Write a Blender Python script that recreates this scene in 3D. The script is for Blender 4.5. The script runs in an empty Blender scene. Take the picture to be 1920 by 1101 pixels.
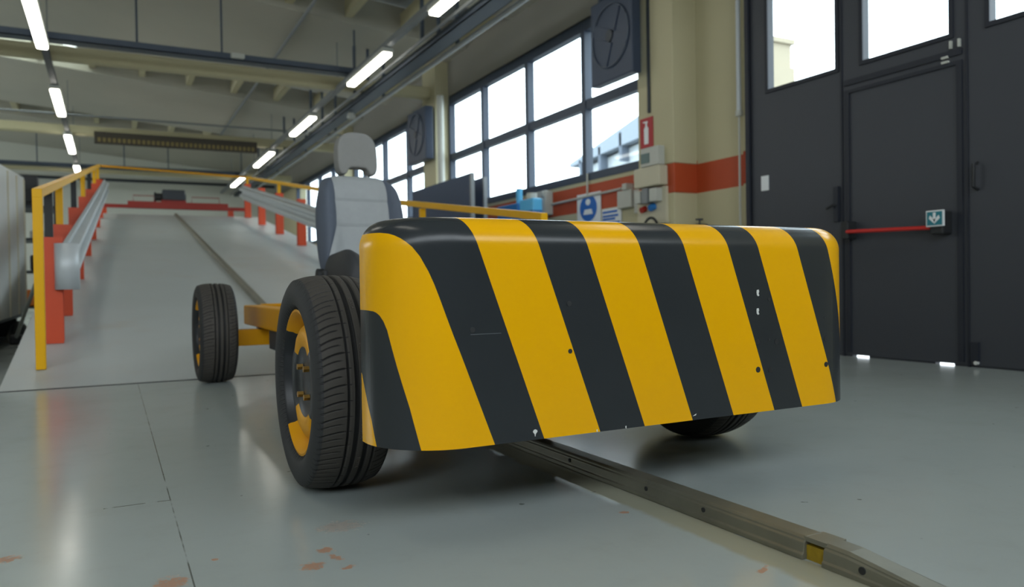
import bpy, math, random
import numpy as np
from mathutils import Matrix, Vector
random.seed(7)
S = bpy.context.scene
COL = S.collection
PI = math.pi

# ------------------------------------------------------------------ camera, world, exposure
CAM_H = 0.57
yaw, pitch, roll = math.radians(27.621), math.radians(-0.691), math.radians(-0.883)
fw = Vector((math.sin(yaw)*math.cos(pitch), math.cos(yaw)*math.cos(pitch), math.sin(pitch)))
rt = Vector((math.cos(yaw), -math.sin(yaw), 0)); up = rt.cross(fw)
r2 = rt*math.cos(roll) + up*math.sin(roll); u2 = -rt*math.sin(roll) + up*math.cos(roll)
cd = bpy.data.cameras.new('camera'); cam = bpy.data.objects.new('camera', cd); COL.objects.link(cam)
cam.matrix_world = Matrix(((r2.x,u2.x,-fw.x,0),(r2.y,u2.y,-fw.y,0),(r2.z,u2.z,-fw.z,CAM_H),(0,0,0,1)))
cd.sensor_fit = 'HORIZONTAL'; cd.sensor_width = 36; cd.lens = 36*1434.2/1920
cd.clip_start = .05; cd.clip_end = 300
cd.dof.use_dof = True; cd.dof.focus_distance = 1.95; cd.dof.aperture_fstop = 3.4
S.camera = cam
S.view_settings.view_transform = 'Standard'; S.view_settings.look = 'None'
S.view_settings.gamma = 1; S.view_settings.use_curve_mapping = False
S.view_settings.exposure = 0.0

world = bpy.data.worlds.new('overcast_sky'); S.world = world; world.use_nodes = True
wn = world.node_tree.nodes; wn['Background'].inputs[0].default_value = (.86, .945, 1.0, 1)
wn['Background'].inputs[1].default_value = 5.8
FLUO = 10.0            # strength of the fluorescent diffusers

# ------------------------------------------------------------------ helpers
def srgb(r, g, b):
    def f(c):
        c /= 255
        return c/12.92 if c <= .04045 else ((c+.055)/1.055)**2.4
    return (f(r), f(g), f(b), 1)

class NT:
    """tiny expression helper over a material's node tree"""
    def __init__(s, m): s.t = m.node_tree; s.n = s.t.nodes
    def new(s, typ, **kw):
        n = s.n.new(typ)
        for k, v in kw.items(): setattr(n, k, v)
        return n
    def put(s, sock, v):
        if hasattr(v, 'is_linked') or hasattr(v, 'links'): s.t.links.new(v, sock)
        else: sock.default_value = v
    def math(s, op, a, b=0.0, c=None):
        n = s.new('ShaderNodeMath', operation=op); s.put(n.inputs[0], a); s.put(n.inputs[1], b)
        if c is not None: s.put(n.inputs[2], c)
        return n.outputs[0]
    def mix(s, f, a, b):
        n = s.new('ShaderNodeMix', data_type='RGBA'); s.put(n.inputs[0], f); s.put(n.inputs[6], a); s.put(n.inputs[7], b)
        return n.outputs[2]
    def noise(s, vec, scale, detail=3, rough=.55):
        n = s.new('ShaderNodeTexNoise'); s.t.links.new(vec, n.inputs['Vector'])
        n.inputs['Scale'].default_value = scale; n.inputs['Detail'].default_value = detail; n.inputs['Roughness'].default_value = rough
        return n.outputs[0]
    def step(s, x, lo, hi):
        n = s.new('ShaderNodeMapRange', interpolation_type='SMOOTHSTEP'); s.put(n.inputs[0], x)
        n.inputs[1].default_value = lo; n.inputs[2].default_value = hi
        return n.outputs[0]
    def coords(s):
        g = s.new('ShaderNodeNewGeometry'); x = s.new('ShaderNodeSeparateXYZ'); s.t.links.new(g.outputs['Position'], x.inputs[0])
        return g.outputs['Position'], x.outputs[0], x.outputs[1], x.outputs[2]
    def obj(s):
        return s.new('ShaderNodeTexCoord').outputs['Object']
    def bump(s, h, strength=.2, dist=.01):
        b = s.new('ShaderNodeBump'); b.inputs['Strength'].default_value = strength; b.inputs['Distance'].default_value = dist
        s.t.links.new(h, b.inputs['Height']); s.t.links.new(b.outputs[0], s.bsdf.inputs['Normal'])
    @property
    def bsdf(s): return s.n['Principled BSDF']

def mat(name, col, rough=.5, metal=0.0, var=.08, scale=6, spec=.5, bump=0.0, bscale=60):
    m = bpy.data.materials.new(name); m.use_nodes = True; t = NT(m); b = t.bsdf
    b.inputs['Roughness'].default_value = rough; b.inputs['Metallic'].default_value = metal
    b.inputs['Specular IOR Level'].default_value = spec
    o = t.obj(); n = t.noise(o, scale)
    c1 = tuple(x*(1-var) for x in col[:3])+(1,); c2 = tuple(min(1, x*(1+var)) for x in col[:3])+(1,)
    t.put(b.inputs['Base Color'], t.mix(n, c1, c2))
    if bump: t.bump(t.noise(o, bscale, 4), bump, .004)
    return m

def emit(name, col, strength):
    m = bpy.data.materials.new(name); m.use_nodes = True; n = m.node_tree.nodes
    e = n.new('ShaderNodeEmission'); e.inputs[0].default_value = col; e.inputs[1].default_value = strength
    m.node_tree.links.new(e.outputs[0], n['Material Output'].inputs[0]); return m

class MB:
    def __init__(s): s.v = []; s.f = []; s.m = []
    def add(s, vs, fs, mi=0):
        o = len(s.v); s.v += [tuple(map(float, v)) for v in vs]
        for q in fs: s.f.append(tuple(o+i for i in q)); s.m.append(mi)
        return s
    def box(s, x0, x1, y0, y1, z0, z1, mi=0, R=None):
        vs = [(x, y, z) for x in (x0, x1) for y in (y0, y1) for z in (z0, z1)]
        if R is not None:
            c = Vector(((x0+x1)/2, (y0+y1)/2, (z0+z1)/2)); vs = [tuple(c + R @ (Vector(v)-c)) for v in vs]
        return s.add(vs, [(0,1,3,2),(4,6,7,5),(0,4,5,1),(2,3,7,6),(0,2,6,4),(1,5,7,3)], mi)
    def loft(s, rings, mi=0, cap=True, closed=True, fmat=None):
        n = len(rings[0]); vs = [p for r in rings for p in r]; fs = []; ms = []
        for i in range(len(rings)-1):
            for j in range(n if closed else n-1):
                k = (j+1) % n; fs.append((i*n+j, i*n+k, (i+1)*n+k, (i+1)*n+j)); ms.append(fmat(i, j) if fmat else mi)
        if cap and closed:
            fs.append(tuple(range(n-1, -1, -1))); ms.append(mi)
            L = (len(rings)-1)*n; fs.append(tuple(L+i for i in range(n))); ms.append(mi)
        o = len(s.v); s.v += [tuple(map(float, v)) for v in vs]
        for q, m_ in zip(fs, ms): s.f.append(tuple(o+i for i in q)); s.m.append(m_)
        return s
    def tube(s, path, r, n=12, mi=0, cap=True):
        P = [Vector(p) for p in path]; rings = []
        for i, p in enumerate(P):
            d = (P[min(i+1, len(P)-1)]-P[max(i-1, 0)]).normalized()
            a = Vector((0,0,1)) if abs(d.z) < .9 else Vector((1,0,0))
            u = d.cross(a).normalized(); w = d.cross(u)
            rr = r[i] if isinstance(r, (list, tuple)) else r
            rings.append([tuple(p+u*rr*math.cos(2*PI*k/n)+w*rr*math.sin(2*PI*k/n)) for k in range(n)])
        return s.loft(rings, mi, cap)
    def bar(s, a, b, w, h, mi=0):
        """rectangular bar from a to b; w across (horizontal), h upright"""
        a, b = Vector(a), Vector(b); d = (b-a).normalized()
        u = d.cross(Vector((0,0,1)))
        u = u.normalized() if u.length > 1e-4 else Vector((1,0,0))
        v = u.cross(d)
        ring = lambda p: [tuple(p+u*sx*w/2+v*sy*h/2) for sx, sy in ((-1,-1),(1,-1),(1,1),(-1,1))]
        return s.loft([ring(a), ring(b)], mi)
    def disc(s, c, axis, r, th, n=20, mi=0, sc=(1,1)):
        c = Vector(c); ax = Vector(axis).normalized(); a = Vector((0,0,1)) if abs(ax.z) < .9 else Vector((1,0,0))
        u = ax.cross(a).normalized(); w = ax.cross(u)
        R = lambda q: [tuple(q+u*r*sc[0]*math.cos(2*PI*k/n)+w*r*sc[1]*math.sin(2*PI*k/n)) for k in range(n)]
        return s.loft([R(c-ax*th/2), R(c+ax*th/2)], mi)
    def build(s, name, mats, parent=None, origin=(0,0,0), smooth=False, bevel=0, seg=2, angle=40, subsurf=0):
        me = bpy.data.meshes.new(name); o3 = Vector(origin)
        me.from_pydata([tuple(Vector(v)-o3) for v in s.v], [], s.f)
        for m in (mats if isinstance(mats, (list, tuple)) else [mats]): me.materials.append(m)
        me.polygons.foreach_set('material_index', s.m)
        import bmesh
        bm = bmesh.new(); bm.from_mesh(me); bmesh.ops.recalc_face_normals(bm, faces=bm.faces); bm.to_mesh(me); bm.free()
        if smooth:
            me.polygons.foreach_set('use_smooth', [True]*len(me.polygons))
            me.set_sharp_from_angle(angle=math.radians(angle))
        me.update()
        ob = bpy.data.objects.new(name, me); COL.objects.link(ob)
        if parent is not None: ob.parent = parent
        else: ob.location = o3
        if bevel:
            b = ob.modifiers.new('bevel', 'BEVEL'); b.width = bevel; b.segments = seg; b.limit_method = 'ANGLE'; b.angle_limit = math.radians(35)
        if subsurf:
            q = ob.modifiers.new('sub', 'SUBSURF'); q.levels = q.render_levels = subsurf
        return ob

def tag(o, label, cat, group=None, kind=None):
    if label: o['label'] = label
    if cat: o['category'] = cat
    if group: o['group'] = group
    if kind: o['kind'] = kind
    return o
def thing(name, label, cat, loc, group=None):
    o = bpy.data.objects.new(name, None); o.empty_display_size = .2; o.location = loc; COL.objects.link(o)
    return tag(o, label, cat, group)
def struct(o, label=None, cat=None):
    o['kind'] = 'structure'
    if label: o['label'] = label
    if cat: o['category'] = cat
    return o
def copy_tree(o, parent=None):
    c = o.copy(); COL.objects.link(c)
    if parent is not None: c.parent = parent
    for ch in o.children: copy_tree(ch, c)
    return c

def text_mesh(body, size, depth=.0006):
    cu = bpy.data.curves.new('lettering', 'FONT'); cu.body = body; cu.size = size; cu.extrude = depth; cu.align_x = 'CENTER'; cu.align_y = 'CENTER'
    o = bpy.data.objects.new('lettering', cu); COL.objects.link(o)
    dg = bpy.context.evaluated_depsgraph_get(); dg.update()
    me = bpy.data.meshes.new_from_object(o.evaluated_get(dg))
    bpy.data.objects.remove(o); bpy.data.curves.remove(cu)
    return me

# ------------------------------------------------------------------ materials
M = {}
M['cream'] = mat('cream_wall_paint', srgb(188,181,148), .75, var=.06, scale=1.2, bump=.05, bscale=40)
M['white_wall'] = mat('off_white_wall_paint', srgb(205,207,196), .75, var=.05, scale=.7)
M['concrete'] = mat('warm_grey_concrete', srgb(180,177,164), .85, var=.10, scale=.8, bump=.1, bscale=25)
M['fascia'] = mat('grey_fascia_paint', srgb(150,147,138), .8, var=.06, scale=.8)
M['roof_sheet'] = mat('blue_grey_roof_sheet', srgb(150,156,160), .6, var=.08, scale=1)
M['orange_stripe'] = mat('orange_wall_stripe', srgb(176,70,30), .6, var=.06)
M['door'] = mat('dark_slate_door_paint', srgb(58,61,68), .55, var=.06, scale=1.5)
M['door_dark'] = mat('near_black_door_seal', srgb(32,36,46), .6, var=.05)
M['frame'] = mat('dark_blue_grey_window_frame', srgb(54,66,84), .5, var=.06)
M['steel'] = mat('galvanised_steel', srgb(192,198,202), .5, .25, var=.07, scale=4)
M['rail_steel'] = mat('worn_rail_steel', srgb(122,121,108), .42, .45, var=.28, scale=9)
M['grey_metal'] = mat('grey_painted_metal', srgb(128,132,134), .5, .2, var=.08)
M['light_grey'] = mat('light_grey_plastic', srgb(186,188,180), .5, var=.05)
M['tray'] = mat('dark_blue_grey_tray', srgb(74,84,98), .5, .2, var=.08)
M['dark'] = mat('dark_rubber_black', srgb(34,36,38), .6, var=.1)
M['charcoal'] = mat('charcoal_metal', srgb(52,58,66), .5, .1, var=.1)
M['yellow'] = mat('signal_yellow_paint', srgb(230,172,2), .45, var=.05, spec=.25)
M['amber'] = mat('amber_yellow_frame_paint', srgb(216,152,2), .45, var=.07, spec=.25)
M['orange'] = mat('orange_red_post_paint', srgb(206,70,26), .5, var=.06)
M['red'] = mat('dark_red_beam_paint', srgb(158,40,26), .5, var=.08)
M['red_bar'] = mat('red_panic_bar_plastic', srgb(196,40,34), .4, var=.04)
M['sign_red'] = mat('sign_red', srgb(168,30,38), .5, var=.03)
M['sign_white'] = mat('sign_white', srgb(226,230,232), .5, var=.02)
M['sign_blue'] = mat('sign_blue', srgb(24,98,184), .5, var=.03)
M['sign_teal'] = mat('sign_teal', srgb(28,118,132), .5, var=.03)
M['blue_machine'] = mat('light_blue_machine_paint', srgb(86,178,226), .45, var=.05)
M['mid_blue'] = mat('mid_blue_machine_paint', srgb(36,110,178), .45, var=.05)
M['screen_blue'] = mat('navy_screen_board', srgb(44,62,88), .6, var=.06)
M['black_paint'] = mat('black_wheel_paint', srgb(26,29,34), .4, var=.05)
M['brass'] = mat('brass_nut', srgb(190,150,80), .35, .9, var=.1)
M['chip'] = mat('exposed_white_primer', srgb(214,216,212), .7, var=.04)
M['fabric_light'] = mat('light_grey_seat_fabric', srgb(158,162,164), .85, var=.06, scale=30, bump=.3, bscale=500)
M['fabric_dark'] = mat('slate_seat_side_fabric', srgb(84,92,106), .7, var=.06, scale=30, bump=.25, bscale=500)
M['fabric_mid'] = mat('mid_grey_headrest_fabric', srgb(132,132,130), .8, var=.05, scale=30, bump=.25, bscale=500)
M['seat_black'] = mat('black_seat_trim', srgb(50,52,56), .65, var=.08, scale=20)
M['beige'] = mat('beige_box_plastic', srgb(196,190,166), .55, var=.04)
M['orange_box'] = mat('orange_crate_plastic', srgb(222,120,30), .5, var=.05)
M['fluo'] = emit('fluorescent_diffuser', (1, .97, .86, 1), FLUO)
M['pale_brick'] = mat('pale_masonry', srgb(150,140,120), .9, var=.1, scale=.8)
M['asphalt'] = mat('pale_yard_asphalt', srgb(120,120,118), .9, var=.08, scale=.4)
M['shed_wall'] = mat('pale_shed_wall', srgb(176,184,190), .85, var=.04)
M['far_roof'] = mat('grey_shed_cladding', srgb(128,138,150), .8, var=.05)
M['far_roof_dark'] = mat('grey_shed_rib', srgb(92,102,116), .8, var=.05)

def glass_mat(name, tint=(.93,.97,.98,1)):
    m = bpy.data.materials.new(name); m.use_nodes = True; n = m.node_tree.nodes; l = m.node_tree.links
    tr = n.new('ShaderNodeBsdfTransparent'); tr.inputs[0].default_value = tint
    gl = n.new('ShaderNodeBsdfGlossy'); gl.inputs['Roughness'].default_value = .03
    t = NT(m); g = t.new('ShaderNodeNewGeometry'); d = t.new('ShaderNodeVectorMath', operation='DOT_PRODUCT')
    l.new(g.outputs['Incoming'], d.inputs[0]); l.new(g.outputs['Normal'], d.inputs[1])
    k = t.math('SUBTRACT', 1.0, t.math('ABSOLUTE', d.outputs['Value']))
    k = t.math('ADD', .02, t.math('MULTIPLY', t.math('POWER', k, 5.0), .6))
    mx = n.new('ShaderNodeMixShader'); l.new(k, mx.inputs[0]); l.new(tr.outputs[0], mx.inputs[1]); l.new(gl.outputs[0], mx.inputs[2])
    l.new(mx.outputs[0], n['Material Output'].inputs[0]); return m
M['glass'] = glass_mat('window_glass')
sk = bpy.data.materials.new('translucent_rooflight'); sk.use_nodes = True
_t = sk.node_tree.nodes.new('ShaderNodeBsdfTranslucent'); _t.inputs[0].default_value = (.8,.82,.78,1)
sk.node_tree.links.new(_t.outputs[0], sk.node_tree.nodes['Material Output'].inputs[0]); M['rooflight'] = sk

def floor_material():
    m = bpy.data.materials.new('grey_green_epoxy_floor'); m.use_nodes = True; t = NT(m); b = t.bsdf
    P, X, Y, Z = t.coords()
    c = t.mix(t.noise(P, .9, 4), srgb(164,173,171), srgb(172,180,178))
    c = t.mix(t.math('MULTIPLY', t.step(t.noise(P, 7, 5, .7), .45, .9), .2), c, srgb(134,138,126))
    # tan band of older paint along the guide rail
    jit = t.math('MULTIPLY', t.math('SUBTRACT', t.noise(P, 9, 3), .5), .05)
    xb = t.math('ADD', X, jit)
    band = t.math('MULTIPLY', t.step(xb, 1.135, 1.16), t.math('SUBTRACT', 1.0, t.step(xb, 1.235, 1.245)))
    band = t.math('MULTIPLY', band, t.math('LESS_THAN', Y, 5.1))
    c = t.mix(t.math('MULTIPLY', band, .6), c, srgb(150,142,106))
    # worn patches showing an older orange coat
    tot = None
    wob = t.noise(P, 75, 5, .75)
    for (px, py, rx, ry, deg) in [(.092,1.62,.030,.034,0),(-.212,1.941,.028,.022,0),(.352,1.573,.024,.022,20),(.40,1.655,.017,.02,0),
                              (.407,1.60,.010,.022,15),(.415,1.53,.014,.010,0),(.47,1.80,.05,.04,0),(1.127,1.105,.022,.008,30),(1.115,1.55,.012,.010,0),
                              (1.35,1.47,.012,.06,0),(.182,1.715,.006,.007,0),(1.36,1.28,.012,.06,5)]:
        a = math.radians(deg)
        dx = t.math('SUBTRACT', X, px); dy = t.math('SUBTRACT', Y, py)
        ex = t.math('DIVIDE', t.math('ADD', t.math('MULTIPLY', dx, math.cos(a)), t.math('MULTIPLY', dy, math.sin(a))), rx)
        ey = t.math('DIVIDE', t.math('SUBTRACT', t.math('MULTIPLY', dy, math.cos(a)), t.math('MULTIPLY', dx, math.sin(a))), ry)
        q = t.math('ADD', t.math('MULTIPLY', ex, ex), t.math('MULTIPLY', ey, ey))
        k = t.math('SUBTRACT', 1.0, t.step(t.math('ADD', q, t.math('MULTIPLY', t.math('SUBTRACT', wob, .5), 8.0)), .7, 1.1))
        if rx == .05: k = t.math('MULTIPLY', k, .35)
        tot = k if tot is None else t.math('MAXIMUM', tot, k)
    c = t.mix(t.math('MULTIPLY', tot, .75), c, srgb(176,122,86))
    # slab joints
    jx = t.math('LESS_THAN', t.math('ABSOLUTE', t.math('SUBTRACT', X, .13)), .0016)
    jx = t.math('MULTIPLY', jx, t.step(t.noise(P, 5, 3), .38, .55))
    jx = t.math('MULTIPLY', jx, t.math('LESS_THAN', Y, 5.15))
    jy = t.math('LESS_THAN', t.math('ABSOLUTE', t.math('SUBTRACT', Y, t.math('ADD', 2.262, t.math('MULTIPLY', jit, .2)))), .0026)
    jy = t.math('MULTIPLY', jy, t.math('MULTIPLY', t.math('GREATER_THAN', X, -.03), t.math('LESS_THAN', X, .132)))
    jy = t.math('MULTIPLY', jy, t.step(t.noise(P, 30, 2), .42, .5))
    # small dark scuffs and pits
    spots = t.step(t.noise(P, 22, 2, .4), .76, .79)
    dark = t.math('MAXIMUM', t.math('MAXIMUM', t.math('MULTIPLY', jx, .75), jy), t.math('MULTIPLY', spots, .6))
    c = t.mix(dark, c, srgb(62,64,56))
    t.put(b.inputs['Base Color'], c)
    r = t.math('ADD', .13, t.math('MULTIPLY', t.noise(P, 2.2, 3, .5), .10))
    t.put(b.inputs['Roughness'], t.math('ADD', r, t.math('MULTIPLY', tot, .3)))
    b.inputs['Specular IOR Level'].default_value = .5
    t.bump(t.noise(P, 2, 2), .03, .01)
    return m
def ramp_material():
    m = bpy.data.materials.new('pale_grey_ramp_coating'); m.use_nodes = True; t = NT(m); b = t.bsdf
    P, X, Y, Z = t.coords()
    c = t.mix(t.noise(P, 1.1, 4), srgb(172,178,178), srgb(188,194,194))
    c = t.mix(t.math('MULTIPLY', t.step(t.noise(P, 1.7, 4), .55, .75), .3), c, srgb(176,164,150))
    t.put(b.inputs['Base Color'], c); b.inputs['Roughness'].default_value = .42
    w = t.new('ShaderNodeTexWave'); t.t.links.new(P, w.inputs['Vector']); w.inputs['Scale'].default_value = 16; w.bands_direction = 'Y'; w.inputs['Distortion'].default_value = .5
    t.bump(w.outputs[1], .25, .004)
    return m
M['floor'] = floor_material(); M['ramp'] = ramp_material()

# ------------------------------------------------------------------ setting: floor, walls, roof
XW, XD = 5.02, 4.82            # window wall plane, door plane
XL_, YN, YF = -9.0, -2.6, 26.5
struct(MB().box(XL_-.3, 5.4, YN-.3, YF+.3, -.15, 0).build('floor', M['floor']))
struct(MB().box(-60, 70, -70, -2.9, -.3, -.05).box(5.4, 70, -2.9, 90, -.3, -.05).build('ground_outside', M['asphalt']))
roofz = lambda x: 4.75 - .086*(x+.5)
PAN = [(-2.9, 3.5), (4.9, 9.5), (11.05, 15.05), (16.62, 20.6), (22.1, 26.8)]
def slab(mb, y0, y1, dz0, dz1, x0=XL_-.3, x1=5.35, mi=0):
    mb.add([(x, y, roofz(x)+dz) for x in (x0, x1) for y in (y0, y1) for dz in (dz0, dz1)],
           [(0,1,3,2),(4,6,7,5),(0,4,5,1),(2,3,7,6),(0,2,6,4),(1,5,7,3)], mi)
mb = MB()
for a, b in PAN: slab(mb, a, b, 0, .42)
struct(mb.build('ceiling', M['concrete']))
mb = MB()
for i in range(len(PAN)-1):
    a, b = PAN[i][1]-.1, PAN[i+1][0]+.1
    if i == 2:
        slab(mb, a, b, .44, .5, -.5, 5.35); slab(mb, a, b, .44, .5, XL_-.3, -5.2)
    else: slab(mb, a, b, .44, .5)
struct(mb.build('roof_sheeting', M['roof_sheet']))
mb = MB(); slab(mb, PAN[2][1]-.1, PAN[3][0]+.1, .45, .47, -5.2, -.5)
struct(mb.build('rooflight', M['rooflight']))
for i in range(0, len(PAN)-1):
    a, b = PAN[i][1]-.05, PAN[i+1][0]+.05
    for x in np.arange(-4.5, 5, .85):
        x = float(x)
        struct(MB().bar((x, a, roofz(x)+.2), (x, b, roofz(x)+.2), .11, .24).build('roof_rafter', M['cream']))

# window wall and its pillars
PIL = [(5.71, 6.26), (11.78, 12.34), (17.40, 17.95)]
mb = MB()
mb.box(XW, XW+.3, 5.7, YF, 0, 1.42, 0).box(XW, XW+.3, 5.7, YF, 1.42, 1.735, 1).box(XW, XW+.3, 5.7, YF, 1.735, 1.80, 0)
mb.box(XW, XW+.04, 4.90, 5.7, 0, 1.42, 0).box(XW, XW+.04, 4.90, 5.7, 1.42, 1.70, 1).box(XW, XW+.04, 4.90, 5.7, 1.70, 4.9, 0)
mb.box(XW, XW+.3, 6.26, YF, 3.68, 4.9, 2).box(XW, XW+.3, 5.7, 6.26, 1.80, 4.9, 0).box(XW, XW+.3, 23.6, YF, 1.8, 3.68, 0)
struct(mb.build('wall_right', [M['cream'], M['orange_stripe'], M['fascia']]))
# seg between pillar and door carries the stripe up to 1.70
for i, (a, b) in enumerate(PIL):
    mb = MB(); x0 = 4.74 if i == 0 else 4.78
    mb.box(x0, XW+.02, a, b, 0, 1.42, 0).box(x0, XW+.02, a, b, 1.42, 1.70, 1).box(x0, XW+.02, a, b, 1.70, 4.6, 0)
    struct(mb.build('pillar', [M['cream'], M['orange_stripe']], bevel=.01))
mb = MB()
mb.box(4.90, XW, 4.82, 4.985, 0, 1.42, 0).box(4.90, XW, 4.82, 4.985, 1.42, 1.70, 1).box(4.90, XW, 4.82, 4.985, 1.70, 4.6, 0)
struct(mb.build('pillar', [M['cream'], M['orange_stripe']], bevel=.01))
struct(MB().box(4.7, 5.3, YN, 4.82, 3.36, 4.9).box(4.9, 5.2, YN, .8, 0, 3.36).build('wall_door_side', M['cream']))
struct(MB().box(XL_-.3, 5.4, YF, YF+.3, 0, 5.8).build('wall_far', M['white_wall']))
mb = MB(); mb.box(XL_-.3, XL_, YN, YF, 0, 2.4).box(XL_-.3, XL_, YN, YF, 4.2, 6)
mb.box(XL_-.3, XL_, YN, 10.5, 2.4, 4.2)
for y in np.arange(10.5, YF, 5.2): mb.box(XL_-.3, XL_, y, y+.7, 2.4, 4.2)
struct(mb.build('wall_left', M['cream']))
# near wall behind the camera: solid below, a full-width clerestory of daylight above
mb = MB(); mb.box(XL_-.3, 5.4, YN-.3, YN, 0, 2.5, 0)
struct(mb.build('wall_near', [M['fascia']]))
for x in (-8.95, -5.6, -2.2, 1.3, 4.7): struct(MB().box(x-.05, x+.05, YN-.2, YN-.1, 2.5, 5.4).build('trim_3', M['frame']))

def portal(name, loc, rot, sx, sy):
    l = bpy.data.lights.new(name, 'AREA'); l.shape = 'RECTANGLE'; l.size = sx; l.size_y = sy; l.cycles.is_portal = True
    o = bpy.data.objects.new(name, l); o.location = loc; o.rotation_euler = rot; COL.objects.link(o)
portal('portal_clerestory', (-2.1, YN-.15, 3.75), (PI/2, 0, 0), 14, 2.5)          # opening behind the camera
for yc, ln in ((9.0, 5.5), (14.9, 5.1), (20.8, 5.6)):
    portal('portal_window', (XW+.2, yc, 2.74), (0, PI/2, 0), 1.9, ln)
portal('portal_door', (XD+.1, 2.9, 2.7), (0, PI/2, 0), 1.2, 3.8)
portal('portal_side', (XL_-.1, 18.5, 3.3), (0, -PI/2, 0), 1.8, 16)

# windows
def window_group(n, ys, label):
    y0, y1 = ys[0], ys[-1]; z0, z1, zt = 1.80, 3.56, 2.69
    mb = MB(); x0, x1 = XW+.02, XW+.10
    mb.box(x0-.03, x1, y0, y1, z0-.02, z0+.07).box(x0-.02, x1, y0, y1, z1, 3.70).box(x0-.01, x1, y0, y1, zt-.055, zt+.055)
    root = mb.build('window_%d' % n, M['frame'], origin=(XW, y0, z0)); struct(root, label, 'window')
    o = (XW, y0, z0)
    for y in ys: MB().box(x0-.02, x1, y-.042, y+.042, z0, z1).build('mullion', M['frame'], root, o)
    for a, b in zip(ys[:-1], ys[1:]):
        MB().box(x0+.03, x0+.036, a, b, z0+.05, zt-.05).build('pane', M['glass'], root, o)
        MB().box(x0+.03, x0+.036, a, b, zt+.05, z1).build('pane', M['glass'], root, o)
window_group(1, [6.30, 7.687, 9.085, 10.485, 11.76], 'dark framed steel window band beside the first cream pillar')
window_group(2, [12.36, 13.82, 15.24, 16.66, 17.38], 'dark framed steel window band behind the driver seat')
window_group(3, [17.97, 19.4, 20.8, 22.2, 23.58], 'dark framed steel window band near the far wall')

# folding doors
LEAF = [(3.90, 4.80, 3.944, 4.60), (2.965, 3.885, 3.07, 3.705), (2.03, 2.95, 2.16, 2.81), (.82, 2.015, 1.0, 1.9)]
for i, (a, b, ga, gb) in enumerate(LEAF):
    n = i+1; o = (XD, (a+b)/2, 0); zg0, zg1 = 2.14, 3.2
    x0, x1 = XD, XD+.06; mb = MB()
    zb = .013
    mb.box(x0, x1, a, ga, zb, 3.36).box(x0, x1, gb, b, zb, 3.36).box(x0, x1, ga, gb, zb, zg0).box(x0, x1, ga, gb, zg1, 3.36)
    if i == 1: mb.box(x0+.01, x1, a, 3.06, .0, zb).box(x0+.01, x1, 3.19, 3.69, 0, zb).box(x0+.01, x1, 3.83, b, 0, zb)
    else: mb.box(x0+.01, x1, a, b, 0, zb)
    root = mb.build('door_%d' % n, M['door'], origin=o)
    struct(root, ['dark slate folding door leaf next to the cream pillar, small white tag on it', 'dark slate door leaf with the red push bar and a glazed top',
                  'dark slate door leaf with a black pull handle', 'dark slate door leaf out beyond the pull handle'][i], 'door')
    MB().box(x0+.02, x0+.026, ga-.01, gb+.01, zg0-.01, zg1+.01).build('pane', M['glass'], root, o)
    f = MB(); w = .03
    f.box(x0-.012, x0, ga-w, gb+w, zg0-w, zg0).box(x0-.012, x0, ga-w, gb+w, zg1, zg1+w).box(x0-.012, x0, ga-w, ga, zg0, zg1).box(x0-.012, x0, gb, gb+w, zg0, zg1)
    f.build('window_frame', M['door_dark'], root, o)
    MB().box(x0-.008, x1, b, b+.014, 0, 3.36).build('rubber_seal', M['door_dark'], root, o)
    if i == 1:
        e = MB(); e.box(x0-.014, x0, a+.02, b-.02, 1.99, 2.03).box(x0-.014, x0, a+.02, b-.02, 1.93, 1.955)
        e.box(x0-.014, x0, a+.02, a+.055, .03, 1.93).box(x0-.014, x0, b-.06, b-.025, .03, 1.93)
        e.build('wicket_frame', M['door_dark'], root, o)
        MB().tube([(x0-.09, 3.79, .913), (x0-.09, 3.15, .897)], .014, 12).build('push_bar', M['red_bar'], root, o, smooth=True)
        MB().box(x0-.10, x0, 3.775, 3.835, .86, .99).build('bar_bracket', M['dark'], root, o, bevel=.01)
        MB().box(x0-.10, x0, 3.06, 3.15, .85, 1.0).build('bar_bracket', M['dark'], root, o, bevel=.01)
        for yy in (3.055, 3.0): MB().box(x0-.02, x0, yy-.006, yy+.006, 2.04, 2.09).build('door_closer_clip', M['light_grey'], root, o)
        MB().box(x0-.02, x0, 3.07, 3.115, 1.985, 2.0).build('door_closer_clip', M['light_grey'], root, o)
        MB().box(x0-.02, x0, 3.07, 3.115, 1.955, 1.97).build('door_closer_clip', M['light_grey'], root, o)
    if i == 2:
        MB().tube([(x0, 2.895, 1.285), (x0-.045, 2.895, 1.275), (x0-.045, 2.895, 1.135), (x0, 2.895, 1.12)], .011, 10).build('pull_handle', M['dark'], root, o, smooth=True)
        MB().disc((x0-.012, 2.905, .03), (1,0,0), .012, .024, 16).build('bolt_end', M['chip'], root, o)
        MB().box(x0-.02, x0, 2.89, 2.94, .04, .16).build('floor_bolt', M['door_dark'], root, o)
    if i == 0:
        MB().box(x0-.03, x0, 3.915, 3.955, 1.0, 1.26).build('lock_case', M['door_dark'], root, o)
        MB().tube([(x0-.03, 3.935, 1.12), (x0-.06, 3.935, 1.12), (x0-.06, 3.99, 1.10)], .01, 8).build('lever_handle', M['dark'], root, o, smooth=True)
struct(MB().box(XD-.03, XD+.08, 4.80, 4.84, 0, 3.4).build('trim_1', M['door_dark']))
struct(MB().box(XD-.03, XD+.08, .78, 4.84, 3.34, 3.42).build('trim_2', M['door_dark']))
tag(MB().box(XD-.006, XD-.001, 4.61, 4.69, 1.315, 1.437).build('notice_tag', M['sign_white']), 'small white notice tag stuck on dark door leaf beside the cream pillar', 'notice')
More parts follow.
